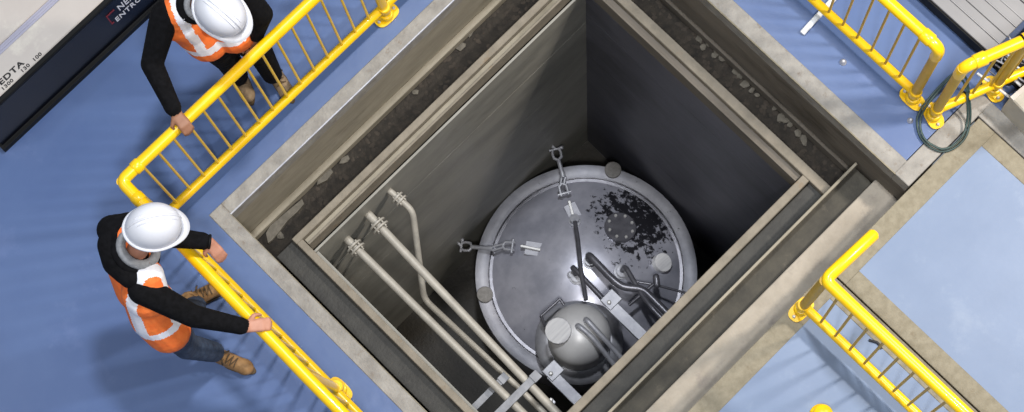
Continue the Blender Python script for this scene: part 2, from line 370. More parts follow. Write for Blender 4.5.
# railing 1: runs along X at y=.15, turns and runs along -Y at x=-.215
t1 = thing('guard_railing', (-.2, .15, 0), 'long yellow tubular guard railing in front of both workers, turning a corner', 'railing')
ty, tx, by, bx = .184, -.228, .143, -.194; tx2 = -.252
MB().tube([(3.6, ty, 1.05), (tx+.07, ty, 1.05)]+arc((tx+.045, ty, 1.05), (tx, ty, 1.05), (tx, ty-.045, 1.05))+[(tx, ty-.07, 1.05), (tx2, -1.30, 1.05), (tx2, -2.6, 1.05)], RT, 16).build('top_rail', 'yellow', t1)
MB().tube([(3.6, by, .15), (bx+.05, by, .15)]+arc((bx+.04, by, .15), (bx, by, .15), (bx, by-.04, .15))+[(bx, by-.05, .15), (bx, -2.6, .15)], RB, 14).build('bottom_rail', 'yellow', t1)
for q, q2 in (((tx+.12, ty, 1.05), (1, 0, 0)), ((tx, ty-.14, 1.05), (0, 1, 0))):
    cm = MB(); collar(cm, q, q2, .038); cm.build('elbow_sleeve', 'yellow', t1)
for (x, y, xx, yy, a) in ((1.62, .132, 1.62, ty, 0), (3.3, .132, 3.3, ty, 0), (-.172, -1.32, tx2, -1.32, math.pi/2)):
    MB().tube([(x, y, 0), (xx, yy, 1.05)], .031, 16).build('post', 'yellow', t1)
    flange(t1, x, y-.0, a)
    cm = MB(); collar(cm, (x, y, .15), (0, 0, 1), .036, .07); cm.build('tee_fitting', 'yellow', t1)
MB().tube([(bx, by-.01, .02), (tx, ty, 1.05)], .028, 14).build('post', 'yellow', t1)
bal = None
def baluster(parent, p0, p1, m='yellow_dk', r=.0085):
    mb = MB().tube([p0, p1], r, 8); o = mb.build('baluster', m, parent); return o
b0 = baluster(t1, (-.085, by, .15), (-.085, ty, 1.05), 'yellow')
for k in range(1, 30):
    x = -.085+.1137*k
    if abs(x-1.62) < .05 or abs(x-3.3) < .05: continue
    o = b0.copy(); col.objects.link(o); o.parent = t1; o.location = (0.1137*k, 0, 0)
b1 = baluster(t1, (bx, .02, .15), (tx-.012, .02, 1.05), 'yellow')
for k in range(1, 22):
    if abs(.02-.1125*k+1.32) < .05: continue
    o = b1.copy(); col.objects.link(o); o.parent = t1; o.location = (0, -.1125*k, 0)
# railing 2: upper right, along Y at x=3.46
t2 = thing('guard_railing', (3.46, -2.49, 0), 'yellow tubular guard railing at the top right beside the ribbed metal sheets', 'railing')
x2 = 3.465
MB().tube([(x2, 1.0, 1.05), (x2, -2.42, 1.05)]+arc((x2, -2.43, 1.05), (x2, -2.495, 1.05), (x2, -2.495, .98))+[(x2, -2.495, .9)], RT, 16).build('top_rail', 'yellow', t2)
cm = MB(); collar(cm, (x2, -2.40, 1.05), (0, 1, 0), .038, .07); cm.build('elbow_sleeve', 'yellow', t2)
MB().tube([(x2, 1.0, .15), (x2, -2.495, .15)], RB, 14).build('bottom_rail', 'yellow', t2)
MB().tube([(x2+.003, -2.495, 0), (x2, -2.495, .95)], .03, 16).build('post', 'yellow_dk', t2)
cm = MB(); collar(cm, (x2, -2.495, .15), (0, 0, 1), .036, .08); cm.build('tee_fitting', 'yellow', t2)
flange(t2, x2+.003, -2.497, math.pi/2)
MB().tube([(x2, -1.0, 0), (x2, -1.0, 1.05)], .03, 16).build('post', 'yellow', t2); flange(t2, x2, -1.0, math.pi/2)
b2 = baluster(t2, (x2, -2.365, .15), (x2, -2.365, 1.05))
for k in range(1, 22):
    if abs(-2.365+.114*k+1.0) < .05: continue
    o = b2.copy(); col.objects.link(o); o.parent = t2; o.location = (0, .114*k, 0)
# railing 3: short skewed gate section
t3 = thing('guard_railing', (3.475, -2.655, 0), 'short yellow railing section with a cable looped over it at the right', 'railing')
A = Vector((3.478, -2.657, 0)); B = Vector((3.848, -2.80, 0)); dd = (B-A).normalized(); up = Vector((0, 0, 1))
Et = A+up*1.05; E2 = B+dd*.9+up*1.05
MB().tube([A+up*.9]+arc(A+up*.98, Et, Et+dd*.07)+[Et+dd*.08, E2], RT, 16).build('top_rail', 'yellow', t3)
MB().tube([A+up*.15, B+dd*.9+up*.15], RB, 14).build('bottom_rail', 'yellow', t3)
for q in (Et+dd*.10, B+up*1.05):
    cm = MB(); collar(cm, q, dd, .039, .07); cm.build('elbow_sleeve', 'yellow', t3)
for P in (A, B, B+dd*.85):
    MB().tube([P, P+up*1.03], .03, 16).build('post', 'yellow_dk', t3)
    cm = MB(); collar(cm, P+up*.15, up, .036, .08); cm.build('tee_fitting', 'yellow', t3)
    flange(t3, P.x, P.y, math.atan2(dd.y, dd.x)+math.pi/2)
for k in range(1, 10):
    P = A+dd*(.115*k)
    if min((P-B).length, (P-B-dd*.85).length) < .045: continue
    baluster(t3, P+up*.15, P+up*1.05)
# railing 4: lower right
t4 = thing('guard_railing', (2.075, -2.9, 0), 'yellow tubular guard railing with a short free arm on the lower right cover slab', 'railing')
x4 = 2.083; y4 = -2.935
MB().tube([(x4, -6.0, 1.05), (x4, y4-.05, 1.05)]+arc((x4, y4-.04, 1.05), (x4, y4, 1.05), (x4+.04, y4, 1.05))+[(x4+.05, y4, 1.05), (2.45, -2.948, 1.05), (2.465, -2.948, 1.05)], RT, 16, rs=[RT]*10+[RT, RT*.6]).build('top_rail', 'yellow', t4)
MB().tube([(2.073, -6.0, .15), (2.073, -2.905, .15)], RB, 14).build('bottom_rail', 'yellow', t4)
MB().tube([(2.073, -2.903, 0), (x4, y4, 1.03)], .03, 16).build('post', 'yellow_dk', t4)
cm = MB(); collar(cm, (2.073, -2.905, .15), (0, 0, 1), .037, .09); cm.build('tee_fitting', 'yellow', t4)
flange(t4, 2.073, -2.905, 0)
MB().tube([(2.073, -4.9, 0), (x4, -4.9, 1.05)], .03, 16).build('post', 'yellow', t4); flange(t4, 2.073, -4.9, math.pi/2)
b4 = baluster(t4, (2.069, -3.045, .15), (x4, -3.045, 1.05))
for k in range(1, 25):
    if abs(-3.045-.1135*k+4.9) < .05: continue
    o = b4.copy(); col.objects.link(o); o.parent = t4; o.location = (0, -.1135*k, 0)

# ------------------------------------------------------------ tank in the pit
RTK = .872; zr = -3.92
tk = thing('storage_tank', (TC.x, TC.y, -4.65), 'large round steel tank with stained domed lid at the bottom of the pit', 'tank')
MB().lathe([(RTK-.03, 0), (RTK-.03, .05), (RTK-.008, .07), (RTK-.008, .70)], (TC.x, TC.y, -4.65), n=72).build('shell', 'tank', tk)
MB().lathe([(RTK-.115, -.03), (RTK, -.03), (RTK, 0), (RTK-.004, .004), (RTK-.112, .004), (RTK-.115, -.002), (RTK-.115, -.03)], (TC.x, TC.y, zr), n=96).build('outer_ring', 'ring', tk)
RD = RTK-.115; HD = .26
def dz(rho):
    k = min(1, rho/RD); return HD*(1-k**2.3)
domem = MB().lathe([(RD*math.sin(i/16*math.pi/2)+1e-4, dz(RD*math.sin(i/16*math.pi/2))-.012) for i in range(17)], (TC.x, TC.y, zr), n=72)
dome = domem.build('domed_lid', 'tank', tk)
MB().lathe([(RD-.006, -.015), (RD+.004, -.004), (RD+.010, .006), (RD+.016, .004)], (TC.x, TC.y, zr), n=72).build('weld_seam', 'steel_dk', tk)
def od(px, py):    # point on the lid seen at a pixel
    z = zr+.1
    for _ in range(12):
        p = at(px, py, z); rho = math.hypot(p.x-TC.x, p.y-TC.y); z = zr+dz(rho)-.01 if rho < RD else zr+.004
    return p
def nrm(p):
    r = Vector((p.x-TC.x, p.y-TC.y, 0)); rho = r.length
    if rho < 1e-3 or rho > RD: return Vector((0, 0, 1))
    s = (dz(rho-.01)-dz(rho+.01))/.02; return (r.normalized()*s+Vector((0, 0, 1))).normalized()
# manhole flange with bolts
p = od(620, 228); n_ = nrm(p)
mf = MB().lathe([(.125, -.01), (.125, .022), (.120, .027)], p, n_, 40, smooth=False).build('inspection_flange', 'steel_dk', tk)
uu = n_.cross(Vector((0, 1, 0))).normalized(); vv = n_.cross(uu)
for k in range(8):
    a = (k+.5)/8*2*math.pi; q = p+uu*math.cos(a)*.098+vv*math.sin(a)*.098+n_*.027
    MB().lathe([(.013, 0), (.013, .010), (.008, .016)], q, n_, 6, smooth=False).build('bolt', 'chrome', mf)
def disc(px, py, r, m, lab, h=.03):
    p = od(px, py); n_ = nrm(p); o = MB().lathe([(r, -.01), (r, h-.004), (r-.004, h)], p, n_, 32, smooth=False).build('lid_disc', m, tk); o['label'] = lab
disc(613, 170.5, .066, 'disc_dull', 'dull grey disc on ring'); disc(485, 295, .064, 'disc_dull', 'dull grey disc on ring')
disc(660.5, 263.5, .075, 'disc', 'bright brushed disc on lid', .05)
# nozzles and dark pipes on the lid
def nozzle(px, py, r=.045, h=.05):
    p = od(px, py); n_ = nrm(p)
    MB().lathe([(r*1.5, -.01), (r*1.5, .012), (r, .014), (r, h), (r*1.15, h), (r*1.15, h+.012), (r*.6, h+.014)], p, n_, 24, smooth=False).build('nozzle', 'steel', tk)
nozzle(575, 222, .032, .05); nozzle(621, 272, .04, .04); nozzle(577, 277, .04, .05); nozzle(590, 262, .036, .05); nozzle(571, 275, .02, .02)
def smoothpath(pts, r=.05):
    out = [Vector(pts[0])]
    for i in range(1, len(pts)-1):
        a, b, c = map(Vector, (pts[i-1], pts[i], pts[i+1])); ra = min(r, (a-b).length*.45, (c-b).length*.45)
        out += arc(b+(a-b).normalized()*ra, b, b+(c-b).normalized()*ra, 5)
    return out+[Vector(pts[-1])]
def tkpipe(pts, r, m='steel_dk', nm='pipe', par=None):
    return MB().tube(smoothpath([at(*q) for q in pts]), r, 12).build(nm, m, par or tk)
tkpipe([(577, 277, -3.66), (572, 266, -3.50), (588, 283, -3.48), (606, 302, -3.46), (617, 312, -3.46)], .021)
tkpipe([(592, 264, -3.66), (588, 254, -3.52), (612, 279, -3.50), (622, 287, -3.50), (643, 289, -3.50), (672, 318, -3.50), (700, 345, -3.5)], .030)
tkpipe([(621, 272, -3.68), (625, 266, -3.54), (640, 292, -3.5), (652, 308, -3.46), (668, 325, -3.46)], .020)
tkpipe([(629, 305, -3.5), (655, 283, -3.52)], .014)
tkpipe([(632, 281, -3.56), (656, 285, -3.56), (690, 294, -3.6)], .010)
tkpipe([(575, 222, -3.58), (578, 240, -3.5), (581, 270, -3.42), (586, 300, -3.36)], .017)
cm = MB(); cm.capsule(at(656, 277, -3.5), .026, at(657, 285, -3.5), .026); cm.build('valve_body', 'steel_dk', tk)
# dark square frame round the lug on the left of the lid and small rectangular welded plate
lp = od(541, 254)
MB().box(-.07, .07, -.055, .055, 0, .012, .003, Matrix.Translation(od(534, 249)) @ Matrix.Rotation(-.95, 4, 'Z')).build('lug_plate', 'ring', tk)
MB().box(-.075, .085, -.010, .010, 0, .06, .003, Matrix.Translation(od(530, 249)) @ Matrix.Rotation(math.atan2((at(540, 251, -3.8)-at(515, 246, -3.8)).y, (at(540, 251, -3.8)-at(515, 246, -3.8)).x), 4, 'Z')).build('lifting_lug', 'chrome', tk)
MB().box(-.07, .07, -.05, .05, 0, .012, .003, Matrix.Translation(od(573, 212)) @ Matrix.Rotation(-1.9, 4, 'Z')).build('lug_plate', 'ring', tk)
MB().box(-.06, .06, -.011, .011, 0, .05, .003, Matrix.Translation(od(571, 209)) @ Matrix.Rotation(math.atan2((at(575, 222, -3.8)-at(568, 196, -3.8)).y, (at(575, 222, -3.8)-at(568, 196, -3.8)).x), 4, 'Z')).build('lifting_lug', 'chrome', tk)
# ladder-like bar clipped to the lid beside the small vessel
mb = MB(); mb.tube([at(541, 316, -3.45), at(560, 299, -3.45)], .011, 8); mb.tube([at(541, 316, -3.45), at(545, 326, -3.5)], .011, 8)
mb.tube([at(560, 299, -3.45), at(564, 305, -3.45)], .011, 8); mb.tube([at(545, 326, -3.5), at(541, 316, -3.75)], .011, 8)
mb.build('grab_bar', 'steel_dk', tk)

def turnbuckle(w0, w1, lab):
    w0 = Vector(w0); w1 = Vector(w1); d = (w1-w0); L = d.length; d.normalize(); s = d.cross(up).normalized()
    t = thing('tie_rod', w0, lab, 'tie rod')
    MB().lathe([(.040, 0), (.040, .012), (.012, .016), (.012, .05)], w0+Vector((0, 0.0, 0)), (0, -1, 0), 6, smooth=False).build('wall_anchor', 'steel', t)
    mb = MB(); c = w0+Vector((0, -.05, 0))   # bow shackle
    pts = [c-s*.022, c-s*.034+d*.03, c-s*.030+d*.07, c+d*.09, c+s*.030+d*.07, c+s*.034+d*.03, c+s*.022]
    mb.tube(pts, .011, 8); mb.tube([c-s*.05, c+s*.05], .010, 8); mb.capsule(c-s*.05, .015, c-s*.045, .015); mb.build('shackle', 'steel', t)
    mb = MB(); mb.tube([c+d*.085, c+d*(L*.42)], .017, 8); mb.tube([c+d*(L*.42), c+d*(L*.5)], .022, 8); mb.build('rod', 'steel', t)
    e = w1-d*.10
    mb = MB()
    for sg in (-1, 1): mb.tube([c+d*(L*.5)+s*.016*sg, e-d*.04+s*.014*sg], .011, 6)
    mb.build('turnbuckle_body', 'steel', t)
    mb = MB()
    for sg in (-1, 1): mb.tube([e-d*.05, e-d*.03+s*.03*sg, e+d*.05+s*.03*sg], .011, 8)
    mb.tube([e+d*.03-s*.055, e+d*.03+s*.055], .011, 8); mb.build('clevis', 'steel', t)
ya = -.44
turnbuckle((1.305, ya, -3.88), od(521, 248)+Vector((0, 0, .05)), 'steel tie rod with shackle reaching the left side of the tank lid')
turnbuckle((2.36, ya, -3.74), od(567, 203)+Vector((0, 0, .05)), 'steel tie rod with shackle reaching the top of the tank lid')

# small domed vessel over the lid
vz = -3.42; VC = at(579, 335, vz); RV = .240
vs_ = thing('small_vessel', (VC.x, VC.y, -3.9), 'small round-topped grey steel vessel above the big tank lid', 'vessel')
MB().lathe([(RV, -.42), (RV, 0)]+[(RV*math.cos(i/12*math.pi/2)+1e-4, .20*math.sin(i/12*math.pi/2)) for i in range(1, 13)], VC, n=56).build('shell', 'vessel', vs_)
p = at(558.5, 331, vz+.19)
MB().lathe([(.10, -.08), (.10, .02), (.096, .024)], p, (-.12, .1, 1), 16, smooth=False).build('top_cap', 'disc', vs_)
for (a, b, c) in (((577, 328), (592, 337), (612, 362)), ((585, 322), (598, 332), (620, 356))):
    MB().tube(smoothpath([at(a[0], a[1], vz+.12), at(a[0]+1, a[1]-3, vz+.27), at(b[0], b[1], vz+.24), at(c[0], c[1], vz+.16), at(c[0]+10, c[1]+14, vz+.1)]), .020, 12).build('outlet_pipe', 'steel', vs_)
MB().box(-.10, .10, -.06, .06, 0, .01, .002, Matrix.Translation(at(592, 333, vz+.15)) @ Matrix.Rotation(-1.6, 4, 'Z') @ Matrix.Rotation(.35, 4, 'Y')).build('wrap_plate', 'vessel', vs_)
# skirt ring below the vessel (bottom edge)
MB().lathe([(RV+.09, -.40), (RV+.10, -.30), (RV+.02, -.24), (RV, -.24)], VC, n=56).build('skirt', 'steel', vs_)
# two bright support channels
def channel(p0, p1, w, lab):
    p0 = Vector(p0); p1 = Vector(p1); d = p1-p0; L = d.length; ang = math.atan2(d.y, d.x)
    t = thing('support_channel', p0, lab, 'bracket')
    m4 = Matrix.Translation(p0) @ Matrix.Rotation(ang, 4, 'Z')
    mb = MB().box(0, L, -w/2, w/2, 0, .008, .002, m4).box(0, L, -w/2, -w/2+.008, -.05, 0, 0, m4).box(0, L, w/2-.008, w/2, -.05, 0, 0, m4)
    mb.build('channel', 'steel_lt', t)
    MB().box(-.09, .035, -.06, .05, -.02, .02, .004, m4 @ Matrix.Rotation(-math.pi/2, 4, 'Z')).build('clamp_plate', 'steel_lt', t)
    MB().lathe([(.018, 0), (.018, .014), (.010, .020)], m4 @ Vector((.0, .0, .02)), n=6, smooth=False).build('bolt', 'chrome', t)
channel(at(609, 303, -3.15), (at(609, 303, -3.15).x, -2.405, -3.15), .085, 'bright steel support channel right of the small vessel')
channel(at(551, 374, -3.15), (at(551, 374, -3.15).x, -2.405, -3.15), .085, 'bright steel support channel below the small vessel')

# ------------------------------------------------------------ grey pipes from the north wall
def fl_pair(mb, p, d, r):
    d = Vector(d).normalized(); p = Vector(p)
    for s in (-.016, .016): mb.lathe([(r, -.006), (r+.001, -.006), (r+.001, .006), (r, .006)], p+d*s, d, 28, smooth=False)
    u = d.cross(up).normalized(); v = d.cross(u)
    for k in range(4):
        a = (k+.5)/4*2*math.pi; q = p+(u*math.cos(a)+v*math.sin(a))*(r-.016); mb.tube([q-d*.036, q+d*.036], .007, 6)
def pitpipe(pts, r, fpos, lab):
    t = thing('water_pipe', pts[0], lab, 'pipe')
    MB().tube(smoothpath(pts, .06), r, 16).build('tube', 'pipe', t)
    P = Vector(pts[0]); d = (Vector(pts[1])-P).normalized()
    mb = MB(); fl_pair(mb, P+d*fpos, d, r*2.15); mb.build('flange', 'pipe', t)
    return t
pitpipe([(0.545, -.44, -1.03), (0.552, -2.40, -1.03)], .027, .105, 'grey flanged pipe nearest the left edge of the pit')
p2e = at(552, 408, -1.03)
t = pitpipe([(0.750, -.44, -.94), (p2e.x, p2e.y, -1.03), (p2e.x-.0, -2.40, -1.04)], .028, .125, 'grey flanged pipe, middle of the three leaving the wall')
pitpipe([(0.948, -.44, -.885), (0.966, -.655, -.90), tuple(at(424, 299, -1.42)), tuple(at(521, 390, -1.42)), tuple(at(545, 414, -1.42))], .021, .105, 'thinner grey pipe with two bends, farthest from the left edge')
def bar(x0, x1, y, z, w, lab):
    t = thing('pipe_support', ((x0+x1)/2, y, z), lab, 'pipe support')
    MB().box(x0, x1, y-w/2, y+w/2, z-.004, z+.004, .001).box(x0, x1, y-w/2, y-w/2+.006, z-.03, z).box(x0, x1, y+w/2-.006, y+w/2, z-.03, z).build('rail', 'bar', t)
    MB().box(x1-.06, x1, y-w/2-.006, y+w/2+.006, z+.004, z+.012, .002).build('end_plate', 'bar', t)
    for x in (0.55, 0.71):
        if x0 < x < x1: MB().tube([Vector((x+.034*math.cos(a), y, z-.035+(.07 if z > -1 else .0)*0+.034*math.sin(a))) for a in [i/12*2*math.pi for i in range(13)]], .006, 6, cap=False).build('u_bolt', 'steel_dk', t)
bar(.345, .655, -1.815, -1.10, .045, 'steel support bar beneath the two grey pipes at the lower pit wall')
bar(.345, .800, -1.965, -.985, .050, 'steel support bar crossing over the grey pipes')
# loose conduit end beside the pipes
t = thing('junction_fitting', at(552, 408, -1.2), 'small steel fittings at the lower end of the middle grey pipe', 'fitting')
mb = MB(); q = at(550, 404, -1.1); mb.box(-.035, .035, -.02, .02, -.02, .02, .004, Matrix.Translation(q)); mb.build('block', 'steel', t)
mb = MB()
for k in (-1, 1): mb.lathe([(.014, 0), (.014, .03), (.008, .04)], q+Vector((.02*k, .01, .02)), n=6, smooth=False)
mb.build('nut', 'chrome', t)

# ------------------------------------------------------------ machine body, top left
HM = .53; YM = 1.180; X0 = -.585
mc = thing('machine_housing', (1.0, 1.6, 0), 'long cream machine housing with black glossy side skirt and lettering, top left', 'machine')
YT = 1.226
mbx = MB().box(X0+.03, 4.0, YM+.05, 3.2, .04, HM-.03); mbx.build('body', 'black', mc)
# side skirt: glossy black panels with a small step line
ns = 5; w_ = (4.0-X0)/ns
def prism(mb, prof, x0, x1):
    n = len(prof); vs = [(x0, y, z) for y, z in prof]+[(x1, y, z) for y, z in prof]
    return mb.add(vs, [list(range(n))[::-1], list(range(n, 2*n))]+[[i, (i+1) % n, (i+1) % n+n, i+n] for i in range(n)])
prism(MB(), [(YM+.012, .06), (YT-.012, HM-.045), (YT+.04, HM-.045), (YM+.06, .06)], X0, 4.0).build('side_skirt', 'blackgloss', mc)
prism(MB(), [(YM-.012, .0), (YM-.012, .055), (YM+.06, .06), (YM+.06, 0)], X0-.02, 4.0).build('lower_lip', 'black', mc)
MB().box(X0-.01, 4.0, YT-.016, YT+.03, HM-.045, HM-.008, .006).build('upper_edge', 'black', mc)
MB().box(X0-.01, 4.0, YM-.004, YM+.004, .055, .060).build('lip_line', 'black', mc)
MB().box(X0, 4.0, YT+.015, 1.43, HM-.03, HM, .006).build('top_panel', 'cream', mc)
MB().box(X0, 4.0, 1.475, 3.2, HM-.03, HM+.004, .006).build('top_panel', 'cream', mc)
MB().box(X0, 4.0, 1.425, 1.48, HM-.03, HM-.012).build('recess_strip', 'bluegrey', mc)
MB().box(X0, 4.0, 1.446, 1.462, HM-.02, HM-.006, .003).build('trim_bead', 'bluegrey', mc)
def text(s, size, m4, m, parent, nm='lettering', sp=1.0, ext=.0006, bold=.012):
    c = bpy.data.curves.new(nm, 'FONT'); c.body = s; c.size = size; c.extrude = ext; c.space_character = sp; c.offset = size*bold
    o = bpy.data.objects.new(nm, c); col.objects.link(o); bpy.context.view_layer.update()
    me = bpy.data.meshes.new_from_object(o.evaluated_get(bpy.context.evaluated_depsgraph_get()))
    bpy.data.objects.remove(o); me.name = nm
    me.transform(Matrix.Translation(-origin(parent)) @ m4)
    ob = bpy.data.objects.new(nm, me); col.objects.link(ob); ob.parent = parent; ob.data.materials.clear(); ob.data.materials.append(M[m]); return ob
# lettering on top panel reads along +X with its top towards +Y
text('EDTA', .050, Matrix.Translation((-.338, 1.284, HM+.001)) @ Matrix.Diagonal((1.35, .95, 1, 1)), 'ink', mc, sp=1.15, bold=.035)
for wd_, x_ in (('1300', -.352), ('130', -.200), ('100', -.105)): text(wd_, .034, Matrix.Translation((x_, 1.251, HM+.001)) @ Matrix.Diagonal((1.2, .9, 1, 1)), 'ink', mc, sp=1.1, bold=.03)
# lettering on the sloped side panel
sl = math.atan2(HM-.045-.06, YT-YM-.024)
base = lambda x, k: Matrix.Translation((x, YM+.012+(YT-YM-.024)*k-.002, .06+(HM-.105)*k)) @ Matrix.Rotation(sl, 4, 'X')
text('NEX', .17, base(.470, .62) @ Matrix.Diagonal((.36, .60, 1, 1)), 'whiteprint', mc, sp=1.1)
text('ENTRO', .135, base(.417, .41) @ Matrix.Diagonal((.44, .60, 1, 1)), 'whiteprint', mc, sp=1.1)
m4 = base(.385, .58)
mb = MB(); mb.box(0, .008, -.05, .09, 0, .002, 0, m4); mb.box(.008, .065, .075, .09, 0, .002, 0, m4); mb.box(.008, .02, -.05, -.035, 0, .002, 0, m4)
mb.build('red_bracket_mark', 'redprint', mc)

# ------------------------------------------------------------ ribbed sheets top right
sh = thing('sheet_stack', (4.6, -1.4, 0), 'stack of ribbed grey metal sheets lying on blue floor, top right', 'metal sheets')
HS = .16
MB().box(3.942, 5.2, -2.62, 0.9, 0.03, HS-.02).build('stack_shaded_side', 'black', sh)  # side of the sheets lies in shadow; that shade is coloured black here
MB().box(3.975, 5.15, -2.55, 0.8, 0, .03).build('bearer', 'black', sh)
k = 0; x = 3.95
while x < 5.2:
    wd = .062 if k % 2 else .082
    MB().box(x+.002, x+wd-.002, -2.65, .95, HS-.02, HS+(.004 if k % 2 else 0), .003).build('slat', 'sheet', sh)
    if k % 3 != 1: MB().box(x+wd-.004, x+wd+.002, -2.65, .95, HS-.01, HS+.010, .001).build('rib', 'sheetrib', sh)
    x += wd; k += 1
# pallet of rods and bits behind short railing
pl = thing('parts_crate', (4.15, -2.85, 0), 'low dark crate of metal rods and cables beyond the short railing', 'crate')
MB().box(3.95, 4.6, -3.05, -2.70, 0, .03).box(3.95, 4.6, -3.05, -3.03, 0, .10).box(3.95, 4.6, -2.72, -2.70, 0, .10).build('tray', 'black', pl)
for i in range(9):
    px, py = rng.uniform(990, 1030), rng.uniform(42, 88)
    a = rng.uniform(-.3, .3)-.0; p = at(px, py, .08+.01*i); L = rng.uniform(.05, .13)
    MB().tube([p-Vector((math.sin(a), math.cos(a), 0))*L, p+Vector((math.sin(a), math.cos(a), 0))*L], rng.choice([.006, .009]), 6).build('rod', rng.choice(['white', 'steel', 'steel_dk']), pl)
p = at(1010, 76, .14); MB().tube([at(1003, 68, .12), at(1021, 86, .12)], .010, 8).build('rod', 'white', pl)
MB().tube([at(1008, 60, .12), at(1024, 72, .12)], .007, 8).build('rod', 'white', pl)
for i in range(5):
    c = at(rng.uniform(1004, 1022), rng.uniform(58, 84), .09)
    MB().tube([c+Vector((.03*math.cos(a), .03*math.sin(a), .004*a)) for a in [j*.7 for j in range(10)]], .005, 6).build('cable_coil', rng.choice(['steel_dk', 'steel', 'black']), pl)
bb = thing('beige_box', (3.9, -3.0, 0), 'beige box corner standing at right edge beyond the curb', 'box')
a0 = at(1010, 97, .30)
MB().box(0, .5, -.4, 0, 0, .30, .008, Matrix.Translation((a0.x, a0.y, 0)) @ Matrix.Rotation(-.08, 4, 'Z')).build('carton', 'beige', bb)
MB().box(.0, .5, -.03, -.0, .30, .304, .001, Matrix.Translation((a0.x, a0.y, 0)) @ Matrix.Rotation(-.08, 4, 'Z')).build('lid_edge', 'cream', bb)

# white bar, studs, cable, strap, yellow cap
wb = MB(); a0 = at(802, 33.5, .02); a1 = at(838, -6, .02); d = (a1-a0).normalized()
m4 = Matrix.Translation((a0.x, a0.y, 0)) @ Matrix.Rotation(math.atan2(d.y, d.x), 4, 'Z')
wb.box(0, .6, -.017, .017, 0.001, .03, .004, m4)
tag(wb.build('floor_bar', 'white', loc=(a0.x, a0.y, 0)), 'white bar lying on the floor under the top right railing', 'bar')
for (px, py, r, lab) in ((843, 62.5, .021, 'grey round floor stud beside the white bar'), (910, 121, .018, 'grey round floor stud beside the foot of the top right railing')):
    p = at(px, py, 0); tag(MB().lathe([(r, 0), (r, .01), (r*.6, .016), (r*.62, .03), (r*.3, .034)], p, n=16).build('floor_stud', 'steel', loc=p), lab, 'stud')
cb = thing('cable', at(945, 130, 0), 'green-black cable hanging in a loop from the short yellow railing', 'cable')
def spline(pts, n=8):
    P = [Vector(p) for p in pts]; P = [P[0]]+P+[P[-1]]; out = []
    for i in range(1, len(P)-2):
        for k in range(n):
            t = k/n; a, b, c, d = P[i-1], P[i], P[i+1], P[i+2]
            out.append(.5*((2*b)+(c-a)*t+(2*a-5*b+4*c-d)*t*t+(3*b-a-3*c+d)*t**3))
    return out+[P[-2]]
loop = [(969, 92, .20), (966, 78, .12), (958, 72, .10), (948, 78, .09), (932, 95, .07), (922, 108, .05), (917, 120, .03), (920, 136, .02), (930, 147, .02), (943, 151.5, .02), (956, 147, .02), (966, 136, .02), (970, 120, .05), (970, 105, .12), (968, 93, .19)]
loop2 = [(968, 94, .20), (962, 80, .16), (950, 79, .14), (936, 94, .10), (924, 110, .07), (920, 124, .04), (924, 138, .04), (934, 146, .04), (944, 149, .04), (955, 144, .04), (964, 133, .04), (967.5, 118, .07), (967.5, 104, .15), (967, 92, .22)]
MB().tube(spline([at(*q) for q in loop]), .0072, 8).build('strand', 'cable', cb)
MB().tube(spline([at(*q) for q in loop2]), .0072, 8).build('strand', 'cable', cb)
for (q, r) in ((A+dd*.19+up*.15, .034), (A+dd*.36+up*1.05, .039)):
    mb = MB(); s2 = dd.cross(up); mb.tube([q+(s2*math.cos(a)+up*math.sin(a))*r for a in [i/14*2*math.pi for i in range(15)]], .006, 6, cap=False); mb.build('tie', 'black', cb)
tag(MB().tube(spline([at(869, 340, .004), at(872, 341, .006), at(877, 342.5, .008), at(880, 346, .006), at(881, 349, .004)]), .008, 8, rs=None).build('strap_offcut', 'blackmark', loc=at(875, 343, 0)), 'small curved black strap lying on the slab under the lower right railing', 'strap')
p = at(823, 414, .1)
yc = thing('floor_socket', (p.x, p.y, 0), 'round yellow socket cap at the bottom edge on the blue slab', 'socket')
MB().lathe([(.045, 0), (.045, .09), (.056, .09), (.056, .11), (.05, .118), (.001, .122)], (p.x, p.y, 0), n=28).build('cap', 'yellow', yc)
MB().lathe([(.07, 0), (.07, .01), (.045, .012)], (p.x, p.y, 0), n=28).build('collar', 'yellow', yc)

# ------------------------------------------------------------ people
def fuse(mb, name, parent, voxel, segs, mats, smooth=3, rule=None):
    """union of overlapping closed shapes -> one continuous skin; faces take the material of the nearest bone"""
    off = origin(parent); me = mb.mesh(name+'_src', off); o = bpy.data.objects.new('tmp', me); col.objects.link(o)
    m = o.modifiers.new('r', 'REMESH'); m.mode = 'VOXEL'; m.voxel_size = voxel
    if smooth: s = o.modifiers.new('s', 'SMOOTH'); s.iterations = smooth; s.factor = .5
    bpy.context.view_layer.update()
    nm = bpy.data.meshes.new_from_object(o.evaluated_get(bpy.context.evaluated_depsgraph_get()))
    bpy.data.objects.remove(o); nm.name = name
    nm.materials.clear()
    for q in mats: nm.materials.append(M[q])
    n = len(nm.polygons); c = np.empty(n*3); nm.polygons.foreach_get('center', c); c = c.reshape(-1, 3)+np.array(off)
    if segs:
        best = np.full(n, 1e9); idx = np.zeros(n, int)
        for (a, b, r0, r1, mi) in segs:
            a = np.array(a); d = np.array(b)-a; L2 = max(d.dot(d), 1e-9); t = np.clip(((c-a)@d)/L2, 0, 1)
            dist = np.linalg.norm(c-(a+t[:, None]*d), axis=1)-(r0+(r1-r0)*t)
            k = dist < best; best[k] = dist[k]; idx[k] = mi
    else: idx = np.zeros(n, int)
    if rule is not None: idx = rule(c, idx)
    nm.polygons.foreach_set('material_index', idx.astype(np.int32)); nm.polygons.foreach_set('use_smooth', [True]*n)
    ob = bpy.data.objects.new(name, nm); col.objects.link(ob); ob.parent = parent; return ob

